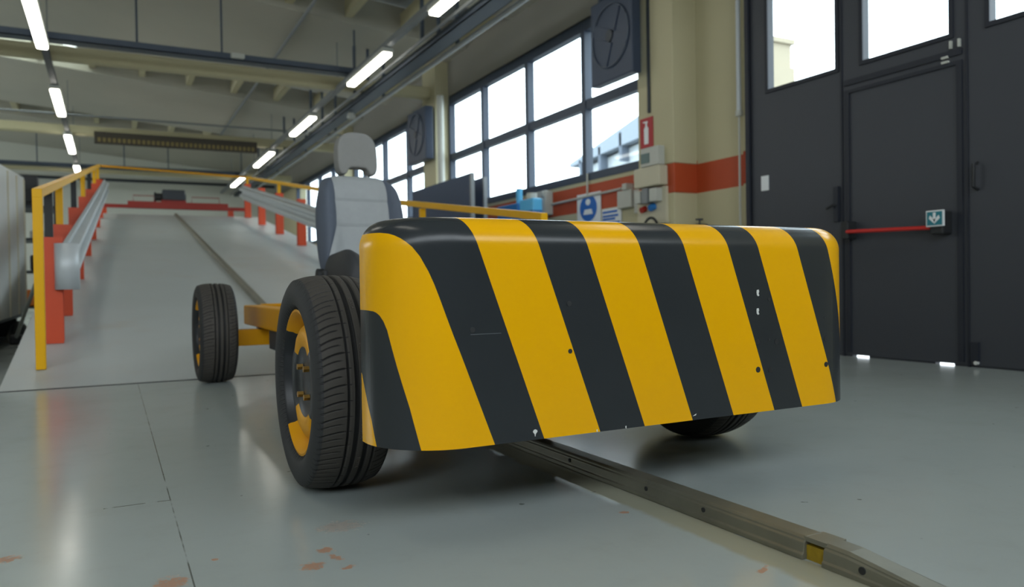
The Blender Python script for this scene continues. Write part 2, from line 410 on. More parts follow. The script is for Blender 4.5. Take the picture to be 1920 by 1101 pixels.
# exit arrow sign on the push bar case
t = thing('exit_arrow_sign', 'teal sign with white down arrow at the end of the red push bar', 'sign', (XD-.11, 3.1, .95))
o = (XD-.11, 3.1, .95)
MB().box(XD-.115, XD-.10, 3.045, 3.165, .90, 1.005).build('sign_plate', M['sign_white'], t, o, bevel=.003)
MB().box(XD-.1175, XD-.115, 3.054, 3.156, .909, .996).build('sign_field', M['sign_teal'], t, o)
mb = MB(); xx = XD-.1195
def flat(mb, pts, x, th=.0015):
    n = len(pts); mb.loft([[(x, y, z) for y, z in pts], [(x-th, y, z) for y, z in pts]])
flat(mb, [(3.114, .99), (3.096, .99), (3.096, .955), (3.105, .92), (3.114, .955)], xx+.002)
flat(mb, [(3.105, .918), (3.142, .953), (3.135, .973), (3.105, .946), (3.075, .973), (3.068, .953)], xx+.002)
mb.build('arrow', M['sign_white'], t, o)

# ------------------------------------------------------------------ ramp
SL, YB, YT = .168, 5.2, 18.3
rz = lambda y: max(0.0, (y-YB)*SL)
X0R, X1R = -.585, 3.02
mb = MB()
mb.add([(X0R, YB, 0), (X1R, YB, 0), (X1R, YT, rz(YT)), (X0R, YT, rz(YT)), (X0R, YT, 0), (X1R, YT, 0)],
       [(0,1,2,3), (3,2,5,4), (0,3,4), (1,5,2), (0,4,5,1)])
_rp = mb.build('ramp', M['ramp'], origin=(1.2, YB, 0))
MB().box(X0R, X1R, YB-.012, YB+.004, 0, .0035).build('edge_strip', M['dark'], _rp, (1.2, YB, 0))
tag(_rp, 'long pale grey ramp rising from the painted floor toward the far wall', 'ramp')

# guide rail over floor and ramp
rail_prof = [(-.037,0),(-.037,.010),(-.033,.014),(-.031,.034),(-.027,.038),(-.027,.041),(-.022,.047),(.020,.047),(.030,.041),(.034,.012),(.037,0)]
RX = 1.270
def rail_piece(ys, sc):
    rings = []
    for y, k in zip(ys, sc):
        rings.append([(RX+px, y, rz(y)+max(.0005, pz*k)) for px, pz in rail_prof])
    return MB().loft(rings)
o = (RX, 3, 0)
t = thing('guide_rail', 'worn steel guide rail on the floor, running beneath the cart and up the ramp', 'rail', o)
rail_piece([1.102, 2.5, 3.8, 5.2, 9, 13, 18.2], [1]*7).build('rail_bar', M['rail_steel'], t, o, bevel=.0015)
rail_piece([.55, .70, .86, 1.0, 1.054], [.0, .25, .60, .97, 1]).build('nose_piece', M['rail_steel'], t, o, bevel=.0015)
MB().box(RX-.024, RX+.028, 1.05, 1.106, .0, .030).build('joint_bracket', mat('dirty_mustard_bracket', srgb(150,124,22), .5, var=.4, scale=60), t, o)
MB().box(RX-.026, RX+.030, 1.05, 1.106, .037, .0465).build('joint_cover', M['rail_steel'], t, o)
for y in (1.40, 1.62, 2.0): MB().disc((RX-.0325, y, .026), (1,0,0), .0058, .003, 14).build('bolt_hole', M['dark'], t, o)
MB().disc((RX-.0325, .965, .022), (1,0,0), .0075, .003, 14).build('bolt_hole', M['dark'], t, o)

# ------------------------------------------------------------------ the crash cart
CX = 1.237
O = (CX, 3.4, 0)
cart = thing('crash_test_cart', 'yellow four wheeled impact cart with a black and yellow striped bumper and driver seat', 'cart', O)
# --- bumper
BXL, BXR, BYF, BR, BYR, ZB, ZT, RT = .5033, 1.971, 1.5162, .1746, 1.712, .2155, .722, .066
def bumper():
    m = bpy.data.materials.new('black_and_yellow_striped_bumper_paint'); m.use_nodes = True; t = NT(m); b = t.bsdf
    at_ = lambda nm: t.new('ShaderNodeAttribute', attribute_name=nm).outputs['Fac']
    c_ = at_('stripe'); odd = None
    for lo, hi in ((.949,1.103),(1.235,1.387),(1.526,1.674),(1.781,1.928),(2.05,2.20)):
        k_ = t.math('MULTIPLY', t.math('GREATER_THAN', c_, lo), t.math('LESS_THAN', c_, hi))
        odd = k_ if odd is None else t.math('MAXIMUM', odd, k_)
    inA, inB, inC = (t.math('LESS_THAN', at_(q), 0.0) for q in ('edge_a', 'edge_b', 'edge_c'))
    left = t.math('MAXIMUM', t.math('SUBTRACT', inA, inB), inC)
    odd = t.math('MAXIMUM', odd, left)
    ob = t.obj()
    y = t.mix(t.noise(ob, 3), srgb(234,172,0), srgb(238,176,0))
    k = t.mix(t.noise(ob, 5), srgb(42,46,49), srgb(48,52,55))
    c = t.mix(odd, k, y)
    t.put(b.inputs['Base Color'], c); t.put(b.inputs['Roughness'], t.math('ADD', .20, t.math('MULTIPLY', t.noise(ob, 14, 4), .08))); b.inputs['Specular IOR Level'].default_value = .38; t.put(b.inputs['Metallic'], 0.0)
    t.bump(t.noise(ob, 2.2, 2), .03, .02)
    # profile
    prof = []
    for z in np.linspace(ZB, ZT-RT, 76): prof.append((0.0, float(z), float(z)))
    for a_ in np.linspace(0, PI/2, 20)[1:]: prof.append((RT*(1-math.cos(a_)), ZT-RT+RT*math.sin(a_), ZT-RT+RT*a_))
    ss = [('L', float(u)) for u in np.linspace(BYR, BYF+BR, 4)[:-1]]
    ss += [('A', float(u)) for u in np.linspace(PI/2, 0, 48)]
    ss += [('F', float(u)) for u in np.linspace(BXL+BR, BXR-BR, 200)[1:-1]]
    ss += [('B', float(u)) for u in np.linspace(0, PI/2, 48)]
    ss += [('R', float(u)) for u in np.linspace(BYF+BR, BYR, 4)[1:]]
    W = BXR-BXL-2*BR
    def pos(q, i):
        k_, u = q
        if k_ == 'L': return (BXL+i, u), -(PI/2*BR) - (u-(BYF+BR))
        if k_ == 'A': return (BXL+BR-(BR-i)*math.sin(u), BYF+BR-(BR-i)*math.cos(u)), -BR*u
        if k_ == 'F': return (u, BYF+i), u-(BXL+BR)
        if k_ == 'B': return (BXR-BR+(BR-i)*math.sin(u), BYF+BR-(BR-i)*math.cos(u)), W+BR*u
        return (BXR-i, u), W+PI/2*BR+(u-(BYF+BR))
    PA = [(.28,-.30),(.10,.14),(.067,.216),(-.028,.463),(-.042,.502),(-.056,.542),(-.067,.572),(-.079,.600),(-.097,.633),(-.114,.654),(-.128,.665),(-.141,.673),(-.157,.680),(-.174,.685),(-.203,.689),(-.242,.690),(-.6,.690)]
    PB = [(.08,-.30),(-.06,.10),(-.101,.216),(-.125,.307),(-.153,.393),(-.166,.435),(-.178,.474),(-.188,.493),(-.2,.506),(-.211,.512),(-.222,.515),(-.253,.517),(-.6,.517)]
    PC = [(-.03,-.30),(-.18,.12),(-.218,.215),(-.236,.270),(-.261,.321),(-.29,.37),(-.6,.55)]
    def sdist(P, s_, t_):
        best = 9; sg = 1
        for (x0, y0), (x1, y1) in zip(P[:-1], P[1:]):
            dx, dy = x1-x0, y1-y0; L2 = dx*dx+dy*dy
            k = max(0, min(1, ((s_-x0)*dx+(t_-y0)*dy)/L2)); d = math.hypot(s_-x0-k*dx, t_-y0-k*dy)
            if d < best-1e-9: best = d; sg = -1 if dx*(t_-y0)-dy*(s_-x0) > 0 else 1
        return best*sg
    mb = MB(); n = len(ss); vals = []; vs = []
    for (i, z, tt) in prof:
        for q in ss:
            (x, y_), s_ = pos(q, i); vs.append((x, y_, z)); vals.append((s_+.362*tt+BXL+BR, s_, tt))
    fs = [(i*n+j, i*n+j+1, (i+1)*n+j+1, (i+1)*n+j) for i in range(len(prof)-1) for j in range(n-1)]
    top = [(len(prof)-1)*n+j for j in range(n)]; fs.append(tuple(top))
    mb.add(vs, fs)
    ob_ = mb.build('bumper_shell', m, cart, O, smooth=True, angle=60)
    at = ob_.data.attributes.new('stripe', 'FLOAT', 'POINT'); at.data.foreach_set('value', [v[0] for v in vals])
    for nm, P in (('edge_a', PA), ('edge_b', PB), ('edge_c', PC)):
        at = ob_.data.attributes.new(nm, 'FLOAT', 'POINT'); at.data.foreach_set('value', [sdist(P, v[1], v[2]) if v[1] < .3 else .5 for v in vals])
    so = ob_.modifiers.new('thick', 'SOLIDIFY'); so.thickness = .007; so.offset = -1
    es = ob_.modifiers.new('crease', 'EDGE_SPLIT'); es.split_angle = math.radians(50)
    return ob_
shell = bumper()
shell['label'] = 'black and yellow diagonally striped bumper shell'
for (x, z, r) in [(.695,.472,.0052),(.943,.523,.0052),(.944,.412,.0046),(1.581,.518,.0042),(1.536,.405,.0062),(1.579,.409,.0028),(1.607,.402,.0066),
                  (1.537,.330,.0066),(1.582,.326,.0066),(1.7965,.461,.0024),(1.800,.401,.0062),(1.800,.328,.0062)]:
    yb = BYF if x < BXR-BR else BYF + BR - math.sqrt(max(0, BR**2-(x-(BXR-BR))**2))
    MB().disc((x, yb+.0005, z), (0,1,0), r*1.2, .003, 20).build('drill_hole', M['dark'], shell, O)
def chip(pts, x, z, s):
    n = len(pts); MB().loft([[(x+a*s, BYF+.001, z+b*s) for a, b in pts], [(x+a*s, BYF-.0008, z+b*s) for a, b in pts]]).build('paint_chip', M['chip'], shell, O)
blob = [(-.9,.2),(-.5,.8),(.1,1),(.8,.7),(1,.1),(.5,-.4),(.2,-.9),(.1,-1.6),(-.1,-1.6),(-.15,-.8),(-.6,-.3)]
drop = [(-.5,.9),(.3,1),(.45,.3),(.2,-.2),(.5,-.9),(0,-1.1),(-.5,-.7),(-.6,.2)]
chip(blob, .847, .233, .0062); chip(drop, 1.540, .537, .0085); chip(drop, 1.539, .487, .0085)
chip(drop, 1.016, .219, .003); chip(drop, 1.10, .219, .003); chip([(-1,0),(0,.5),(1,.9),(.6,.2)], 1.315, .226, .006)
MB().box(.690, .765, BYF-.0004, BYF+.001, .4612, .4624).build('scratch_line', mat('dull_scratch', srgb(92,98,102), .6), shell, O)
# --- chassis
def cp(mb, name, m, **k): return mb.build(name, m, cart, O, **k)
FX = (.80, .92); FM = (CX*2-.92, CX*2-.80)
for a, b in (FX, FM): cp(MB().box(a, b, 1.62, 5.5, .325, .455), 'chassis_rail', M['amber'], bevel=.008)
for y, z0, z1 in ((5.46, .325, .462), (4.35, .335, .445), (3.55, .335, .445), (2.65, .335, .445), (1.75, .335, .445)):
    cp(MB().box(FX[1]-.01, FM[0]+.01, y-.05, y+.05, z0, z1), 'cross_member', M['amber'], bevel=.006)
for y in (2.2, 5.0):
    cp(MB().box(.66, 2*CX-.66, y-.05, y+.05, .215, .315), 'axle_beam', M['amber'], bevel=.006)
    for x in (.86, 2*CX-.86): cp(MB().box(x-.05, x+.05, y-.045, y+.045, .315, .33), 'axle_pad', M['charcoal'])
for x in (.86, 2*CX-.86):
    cp(MB().box(x-.05, x+.05, 4.25, 4.62, .215, .33), 'suspension_bracket', M['charcoal'], bevel=.006)
    cp(MB().tube([(x, 4.5, .22), (x, 4.5, .14)], .022, 12), 'stub_pin', M['dark'], smooth=True)
    cp(MB().box(x-.06, x+.06, 1.53, 1.64, .28, .60), 'bumper_mount', M['charcoal'], bevel=.006)
cp(MB().box(RX-.06, RX+.045, 2.2, 2.5, .052, .17), 'guide_shoe', M['dark'], bevel=.022, seg=3)
cp(MB().box(RX-.03, RX+.03, 2.21, 2.29, .16, .22), 'shoe_post', M['dark'])

cp(MB().box(.69, 2*CX-.69, 1.70, 3.70, .318, .326), 'shade_plate', M['charcoal'])  # unseen plate added to block light and deepen the shadow under the cart
cp(MB().box(.56, 1.915, 1.66, 1.70, .23, .70), 'bumper_backing', M['charcoal'], bevel=.02)
# --- wheels
TR, TW = .302, .212
def tyre_mesh():
    hw = TW/2
    xs = sorted(set([round(float(x), 5) for x in np.linspace(-.086, .086, 66)] + [-.0286,-.0255,-.0118,-.0095,.0005,.0025,.0185,.0205,.0300,.0320,.0470,.0490]))
    nth = 1536; th = np.arange(nth)*2*PI/nth
    prof_x = []; prof_r = []
    side = [(-.075,.205),(-.092,.210),(-.102,.222),(-.106,.240),(-.1055,.258),(-.102,.272),(-.097,.283),(-.0925,.2895)]
    for x, r in side: prof_x.append(x); prof_r.append(r)
    for x in xs: prof_x.append(x); prof_r.append(TR - .0095*(abs(x)/.086)**3.2 - .0012*(x/.086)**2)
    for x, r in reversed(side): prof_x.append(-x); prof_r.append(r)
    px = np.array(prof_x); pr = np.array(prof_r)
    A, X = np.meshgrid(th, px, indexing='ij'); R = np.repeat(pr[None, :], nth, 0)
    def groove(c, w, d):
        return d*np.clip((w/2-np.abs(X-c))/.0012, 0, 1)
    D = np.maximum.reduce([groove(-.0270,.0055,.006), groove(-.0048,.0140,.008), groove(.0250,.0135,.008), groove(.0480,.0048,.006)])
    N = 46
    def sipe(lo, hi, curve, off, w, d, flip=1):
        u = (X-lo)/(hi-lo); inside = (u > 0) & (u < 1)
        ph = A + flip*curve*np.clip(1-u if flip > 0 else u, 0, 1)**2.0 + off
        q = np.abs(((ph*N/(2*PI)) % 1.0)-.5)*2*PI/N*TR
        taper = np.clip(np.minimum(u, 1-u)*8, .35, 1)
        return np.where(inside, d*np.clip((w/2*taper-q)/.0010+.15, 0, 1), 0)
    half = PI/N
    D = np.maximum(D, sipe(-.098, -.029, -.07, 0, .0046, .0042))
    D = np.maximum(D, sipe(-.098, -.040, -.06, half, .0034, .0035))
    D = np.maximum(D, sipe(.050, .098, -.06, .02, .0046, .0042, -1))
    D = np.maximum(D, sipe(.060, .098, -.05, .02+half, .0034, .0035, -1))
    D = np.maximum(D, sipe(-.024, -.017, .0, .0, .003, .003))
    R = R - D
    V = np.stack([X, R*np.cos(A), R*np.sin(A)], -1).reshape(-1, 3)
    n = len(px); i = np.arange(nth)[:, None]; j = np.arange(n-1)[None, :]; i2 = (i+1) % nth
    F = np.stack([i*n+j, i2*n+j, i2*n+j+1, i*n+j+1], -1).reshape(-1, 4)
    me = bpy.data.meshes.new('tyre')
    me.vertices.add(len(V)); me.vertices.foreach_set('co', V.astype(np.float32).ravel())
    me.loops.add(F.size); me.loops.foreach_set('vertex_index', F.astype(np.int32).ravel())
    me.polygons.add(len(F)); me.polygons.foreach_set('loop_start', np.arange(0, F.size, 4, dtype=np.int32))
    me.polygons.foreach_set('use_smooth', np.ones(len(F), dtype=bool))
    me.update(calc_edges=True); me.validate()
    at = me.attributes.new('groove_shade', 'FLOAT', 'POINT'); at.data.foreach_set('value', np.clip(D/.0025, 0, 1).astype(np.float32).ravel())
    return me
M['tyre'] = mat('black_tyre_rubber', srgb(54,53,52), .68, var=.12, scale=14, spec=.4, bump=.08, bscale=250)
_t = NT(M['tyre']); _a = _t.new('ShaderNodeAttribute', attribute_name='groove_shade').outputs['Fac']
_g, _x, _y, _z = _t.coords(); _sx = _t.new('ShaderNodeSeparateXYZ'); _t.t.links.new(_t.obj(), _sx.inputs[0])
_tread = _t.math('LESS_THAN', _t.math('ABSOLUTE', _sx.outputs[0]), .088)       # grey road dust tone across the tread width
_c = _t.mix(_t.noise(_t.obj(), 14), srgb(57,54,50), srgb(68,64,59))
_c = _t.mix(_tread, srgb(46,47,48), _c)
_t.put(_t.bsdf.inputs['Base Color'], _t.mix(_a, _c, srgb(24,24,24)))  # colour darkens with groove depth: shade painted into the grooves
M['tyre_text'] = mat('raised_tyre_lettering', srgb(86,80,74), .7, var=.1)
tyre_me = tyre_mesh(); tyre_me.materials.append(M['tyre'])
QUAD = lambda a: 0 if (abs(math.sin(a)) > math.sin(PI/4)) else 1     # yellow top and bottom, black fore and aft
def rim_mb():
    prof = [(-.078,.206),(-.090,.208),(-.092,.200),(-.086,.194),(-.074,.191),(-.066,.184),(-.046,.180),(-.030,.168),(.02,.166),(.06,.182),(.086,.200),(.088,.206),(.07,.204)]
    n = 96; rings = []
    for x, r in prof: rings.append([(x, r*math.cos(2*PI*k/n), r*math.sin(2*PI*k/n)) for k in range(n)])
    return MB().loft(rings, cap=False, fmat=lambda i, j: QUAD(2*PI*(j+.5)/n))
def hub_mb():
    n = 96; rings = []
    def sc(a): return 1 - .10*max(0, math.cos(4*a+PI/4*4))**3*1.2
    for x, r, k in [(-.040,.172,1),(-.056,.168,1),(-.070,.156,.9),(-.079,.138,.6),(-.081,.115,.2),(-.074,.100,0),(-.066,.088,0),(-.066,.045,0),(-.070,.030,0),(-.071,.0,0)]:
        rings.append([(x, r*(1-(1-sc(2*PI*j/n))*k)*math.cos(2*PI*j/n), r*(1-(1-sc(2*PI*j/n))*k)*math.sin(2*PI*j/n)) for j in range(n)])
    return MB().loft(rings, cap=False, fmat=lambda i, j: QUAD(2*PI*(j+.5)/n) if i < 5 else 1)
txt = text_mesh('ECSTA', .015)
def wheel(x, y, flip):
    w = rim_mb().build('wheel', [M['amber'], M['black_paint']], cart, (0,0,0), smooth=True, angle=35)
    w.location = (x-O[0], y-O[1], TR); w.rotation_euler = (0, 0, PI if flip else 0)
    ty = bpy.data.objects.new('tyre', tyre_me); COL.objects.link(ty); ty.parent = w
    hub_mb().build('hub_disc', [M['amber'], M['black_paint']], w, smooth=True, angle=40)
    MB().tube([(-.04,0,0), (.10,0,0)], .045, 24).build('hub_axle', M['charcoal'], w, smooth=True)
    for k in range(4):
        a = PI/4+k*PI/2
        MB().disc((-.076, .056*math.cos(a), .056*math.sin(a)), (1,0,0), .009, .016, 6).build('lug_nut', M['brass'], w)
    return w
wheels = [wheel(.553, 2.2, False), wheel(2*CX-.553, 2.2, True), wheel(.553, 5.0, False), wheel(2*CX-.553, 5.0, True)]
# moulded lettering on the centre rib of the front tyre tread
for ang in (200, 228, 160, 140, 252, 112):
    me = bpy.data.meshes.new('tread_lettering'); vs = []
    a0 = math.radians(ang)
    for v in txt.vertices:
        a = a0 - v.co.x/TR; r = TR+.0004+v.co.z
        vs.append((.0102+v.co.y*.75, -r*math.cos(a+PI), r*math.sin(a+PI)))
    me.from_pydata(vs, [], [tuple(p.vertices) for p in txt.polygons]); me.materials.append(M['tyre_text'])
    ob = bpy.data.objects.new('tread_lettering', me); COL.objects.link(ob); ob.parent = wheels[0]

# --- driver seat
def seat():
    QX = CX+.022
    rows = [(.60,.225),(.66,.248),(.74,.258),(.82,.262),(.895,.262),(.905,.262),(.915,.262),(.98,.260),(1.04,.252),(1.05,.250),(1.06,.247),(1.11,.236),(1.15,.220),(1.18,.195),(1.197,.165),(1.203,.13)]
    nb = 17; back = []
    rows2 = [(z, w) for z, w in rows]
    def panel(z, left):
        p = .152 if z > .90 else .152 + (.90-z)*.06
        return p + (max(0, .93-z)*.30 if left else 0)
    cols = [('l', k/8) for k in range(8)] + [('c', k/16) for k in range(17)] + [('r', (k+1)/8) for k in range(8)]
    nf = len(cols)
    for z, w in rows2:
        yb = 4.20+(z-.6)*.20; ring = []
        k = 1 - max(0, (z-1.10)/.103)**2
        groove = .014 if abs(z-.905) < .004 or abs(z-1.05) < .004 else 0
        pl, pr_ = min(panel(z, True), w*.93), min(panel(z, False), w*.93)
        for c_, f_ in cols:
            x = -w+(w-pl)*f_ if c_ == 'l' else (-pl+(pl+pr_)*f_ if c_ == 'c' else pr_+(w-pr_)*f_)
            u = x/w
            b = .062*math.exp(-((abs(x)-.205)/.055)**2) * (1-.45*max(0, (z-.9)/.3))
            edge = .075*max(0, (abs(u)-.80)/.20)**2
            gs = .012 if c_ == 'c' and f_ in (0, 1) else 0
            ring.append((QX+x, yb-(.055*k+.012) - b*k + edge + groove*(abs(x) < .155) + gs, z))
        for i in range(1, nb-1):
            u = 1-2*i/(nb-1); ring.append((QX+u*w*.97, yb+.05*k*(1-u*u)**.4+.012, z))
        back.append(ring)
    fm = lambda i, j: 0 if 8 <= j < 24 else 1
    bk = cp(MB().loft(back, fmat=fm), 'seat_backrest', [M['fabric_light'], M['fabric_dark']], smooth=True, angle=60, subsurf=1)
    bk['label'] = 'two tone grey seat back with slate side bolsters'
    # headrest with a carrying gap at its lower edge
    cz, hy = 1.333, 4.335
    outl = []
    for k in range(0, 49):
        a = PI - k*PI/48; c_, s_ = math.cos(a), math.sin(a)
        outl.append((.116*math.copysign(abs(c_)**.72, c_), -.015+.137*abs(s_)**.72))
    outl += [(.117,-.05),(.114,-.085),(.106,-.112),(.094,-.126),(.076,-.127),(.064,-.118),(.058,-.100),(.048,-.088),(.036,-.084)]
    outl += [(-.036,-.084),(-.048,-.088),(-.058,-.100),(-.064,-.118),(-.076,-.127),(-.094,-.126),(-.106,-.112),(-.114,-.085),(-.117,-.05)]
    rings = [[(QX+x, hy+dy+z*.12, cz+z) for x, z in outl] for dy in (-.055, .045)]
    hr = cp(MB().loft(rings), 'headrest', M['fabric_mid'])
    rm = hr.modifiers.new('remesh', 'REMESH'); rm.mode = 'VOXEL'; rm.voxel_size = .005; rm.use_smooth_shade = True
    sm_ = hr.modifiers.new('soften', 'SMOOTH'); sm_.factor = .5; sm_.iterations = 22
    for s_ in (-.07, .07): MB().tube([(QX+s_, hy-.01, 1.17), (QX+s_, hy, 1.24)], .006, 10).build('headrest_post', M['steel'], hr, O, smooth=True)
    # cushion
    rings = []; ys = [3.64, 3.66, 3.70, 3.78, 3.9, 4.02, 4.12, 4.2]; nf2 = 29
    for y in ys:
        k = min(1, ((y-3.625)/.12))**.5; ring = []
        top = .545+.19*k - (y-3.7)*.06; w = .225+.025*min(1, k)
        for i in range(nf2):
            u = -1+2*i/(nf2-1); x = u*w
            b = .038*math.exp(-((abs(x)-.205)/.05)**2); edge = .09*max(0, (abs(u)-.82)/.18)**2
            ring.append((QX+x, y, top+b-edge))
        for i in range(9):
            u = 1-2*i/8; ring.append((QX+u*w*.97, y, .52+.03*(1-k)))
        rings.append(ring)
    def fm2(i, j):
        if j >= nf2-1: return 1
        return 0 if abs(-1+2*(j+.5)/(nf2-1))*.245 < .15 and i > 1 else 1
    cp(MB().loft(rings, fmat=fm2), 'seat_cushion', [M['fabric_light'], M['seat_black']], smooth=True, angle=70, subsurf=1)
    sb = MB()
    for s_ in (-.2, .2): sb.box(QX+s_-.025, QX+s_+.025, 3.7, 4.25, .455, .53)
    sb.box(QX-.4, QX+.4, 3.72, 3.78, .445, .475).box(QX-.4, QX+.4, 4.16, 4.22, .445, .475)
    cp(sb, 'seat_base', M['charcoal'], bevel=.005)
    cp(MB().disc((QX-.262, 4.13, .635), (1,0,0), .035, .04, 24), 'recline_knob', M['dark'], smooth=True, bevel=.006)
    cp(MB().box(QX-.262, QX-.23, 4.05, 4.24, .53, .66), 'side_valance', M['seat_black'], bevel=.012)
seat()

# ------------------------------------------------------------------ guard rails and handrails along the ramp
wprof = [(0,-.165),(.018,-.150),(.018,-.120),(.075,-.100),(.082,-.075),(.075,-.050),(.020,-.022),(.016,0),(.020,.022),(.075,.050),(.082,.075),(.075,.100),(.018,.120),(.018,.150),(0,.165)]
def guard_rail(side, label, ys, xf, y0, y1):
    """side +1: beam face towards +X (the ramp)"""
    base = (xf(y0), y0, rz(y0)); t = thing('guard_rail', label, 'guard rail', base)
    def ring(y):
        xb = xf(y)+side*.075; zc = rz(y)+.555
        out = [(xb+side*dx, y, zc+dz) for dx, dz in wprof]
        inn = [(xb+side*(dx-.006), y, zc+dz) for dx, dz in reversed(wprof)]
        return out+inn
    mb = MB(); mb.loft([ring(y) for y in np.linspace(y0, y1, 14)])
    mb.build('rail_beam', M['steel'], t, base, smooth=True, angle=50)
    # rolled end plate
    zc = rz(y0)+.555; prof = []; xc = xf(y0)+side*.095; r = .077
    path = [(xf(y0+.35)+side*(.075+.085), y0+.35)] + [(xc+side*r*math.cos(a), y0-r*.85*math.sin(a)) for a in np.linspace(0, PI, 20)] + [(xc-side*r, y0+.06)]
    mb = MB(); outer = []; inner = []
    rings = []
    for (x, y) in path:
        dx, dy = (x-xc), (y-y0); L = max(1e-4, math.hypot(dx, dy)); 
        rings.append([(x, y, zc-.165), (x, y, zc+.165)])
    mb.loft(rings, cap=False, closed=False)
    e = mb.build('rolled_end', M['steel'], t, base, smooth=True, angle=60)
    so = e.modifiers.new('thick', 'SOLIDIFY'); so.thickness = .006
    for y in ys:
        x = xf(y); p = MB()
        z0, z1 = rz(y)-.005, rz(y)+.755
        p.box(x-.066, x+.066, y-.05, y-.038, z0, z1).box(x-.066, x+.066, y+.038, y+.05, z0, z1).box(x-.006, x+.006, y-.04, y+.04, z0, z1)
        p.build('post', M['orange'], t, base)
        MB().box(min(x+side*.06, x+side*.08), max(x+side*.06, x+side*.08), y-.05, y+.05, rz(y)+.42, rz(y)+.69).build('spacer_block', M['orange'], t, base)
    return t
LX = lambda y: -.375+.0178*(y-6.4)
RXp = lambda y: 2.77
LY = [6.4, 7.4, 9.35, 11.3, 13.2, 15.2, 17.1]
RY = [7.2, 9.03, 10.86, 12.68, 14.5, 16.35, 18.15]
guard_rail(1, 'grey corrugated guard rail on orange posts, on the ramp edge by the white cabinet', LY, LX, 6.34, 18.2)
guard_rail(-1, 'grey corrugated guard rail on red posts, on the ramp edge by the windows', RY, RXp, 6.6, 18.3)
def handrail(label, xf, ynear, uprights, y1, HF):
    base = (xf(ynear), ynear, 0); t = thing('handrail', label, 'handrail', base)
    MB().box(xf(ynear)-.028, xf(ynear)+.028, ynear-.028, ynear+.028, rz(ynear), rz(ynear)+HF(ynear)-.02).build('end_post', M['yellow'], t, base, bevel=.004)
    MB().loft([[(xf(y)+sx*.028, y, rz(y)+HF(y)+sz*.028) for sx, sz in ((-1,-1),(1,-1),(1,1),(-1,1))] for y in (ynear-.029, 8, 12, y1)]).build('top_bar', M['yellow'], t, base, bevel=.004)
    for y, m in uprights:
        MB().box(xf(y)-.026, xf(y)+.026, y-.026, y+.026, rz(y)+.74, rz(y)+HF(y)-.02).build('upright', M[m], t, base)
    return t, base
lt, lb = handrail('yellow handrail with black and yellow uprights on the orange guard posts', lambda y: LX(y)-.015, 5.66,
         [(6.4,'dark'),(7.4,'yellow'),(9.35,'dark'),(11.3,'yellow'),(13.2,'dark'),(15.2,'yellow'),(17.1,'yellow')], 18.25, lambda y: 1.115-.0092*(y-5.66))
# rail returning across the platform at the top of the ramp
MB().bar((LX(18.25)-.015, 18.22, rz(18.22)+1.0), (2.77, 18.22, rz(18.22)+.905), .04, .04).build('cross_bar', M['amber'], lt, lb)
handrail('yellow handrail on the red guard posts by the windows', RXp, 4.8, [(7.2,'yellow'),(10.86,'dark'),(14.5,'yellow'),(18.15,'yellow')], 18.25, lambda y: 1.03-.011*(y-6.8))

# red barrier beam and winch on top of the ramp
zt = rz(18.3); b0 = (1.3, 18.42, zt)
t = thing('barrier_beam', 'dark red steel barrier beam across the top of the ramp', 'barrier', b0)
MB().box(-.15, 2.86, 18.38, 18.46, zt+.14, zt+.215).build('beam', M['red'], t, b0)
MB().box(.34, 2.38, 18.36, 18.50, zt+.14, zt+.29).build('stiffener', M['red'], t, b0, bevel=.006)
for x in (-.12, 2.44): MB().box(x-.06, x+.06, 18.40, 18.50, zt-.01, zt+.15).build('foot', M['orange'], t, b0)
for xa, xb in ((.45, .86), (1.62, 2.20)):
    MB().tube([(xa, 18.45, zt+.285), (xa, 18.45, zt+.42), (xb, 18.45, zt+.42), (xb, 18.45, zt+.285)], .009, 8).build('hoop', M['red'], t, b0)
b0 = (1.2, 18.43, zt+.29)
t = thing('winch_motor', 'dark winch motor with gearbox on top of the red barrier beam', 'winch', b0)
MB().box(1.02, 1.48, 18.34, 18.56, zt+.33, zt+.56).build('motor_housing', M['charcoal'], t, b0, bevel=.02)
MB().tube([(.86, 18.45, zt+.40), (1.5, 18.45, zt+.40)], .085, 20).build('gearbox', M['dark'], t, b0, smooth=True)
MB().disc((.88, 18.45, zt+.40), (1,0,0), .11, .03, 24).build('drum_flange', M['dark'], t, b0, smooth=True)
MB().box(1.0, 1.5, 18.37, 18.50, zt+.289, zt+.335).build('base_plate', M['red'], t, b0)
struct(MB().box(-.6, 3.0, 18.3, 20.0, zt-.2, zt).box(-.6, 3.0, 18.3, 20.0, -.1, zt-.2).build('floor_platform', M['ramp']))

# ------------------------------------------------------------------ lights and services under the roof
def lamp(x, ya, yb, label):
    yc = (ya+yb)/2; o = (x, yc, 3.66); t = thing('fluorescent_lamp', label, 'ceiling light', o, 'fluorescent lamps under the roof')
    MB().box(x-.075, x+.075, ya-.02, yb+.02, 3.60, 3.66).build('housing', M['light_grey'], t, o, bevel=.01)
    MB().box(x-.062, x+.062, ya, yb, 3.555, 3.602).build('diffuser', M['fluo'], t, o, bevel=.018)
rowR = [(1.3,3.0),(5.5,7.25) ,(9.53,11.25),(13.66,15.4),(17.6,19.72),(21.9,23.8)]
rowR[1] = (6.2, 7.93)
rowL = [(1.1,2.9),(5.2,7.0),(9.30,11.06),(13.33,15.18),(17.16,19.2),(21.3,23.1)]
ordn = ['first','second','third','fourth','fifth','sixth','seventh']
for i, (a, b) in enumerate(rowR): lamp(3.225, a, b, '%s fluorescent lamp from the far wall, in the row nearer the windows' % ordn[5-i])
for i, (a, b) in enumerate(rowL): lamp(-.70, a, b, '%s fluorescent lamp from the far wall, in the row above the white cabinet' % ordn[5-i])
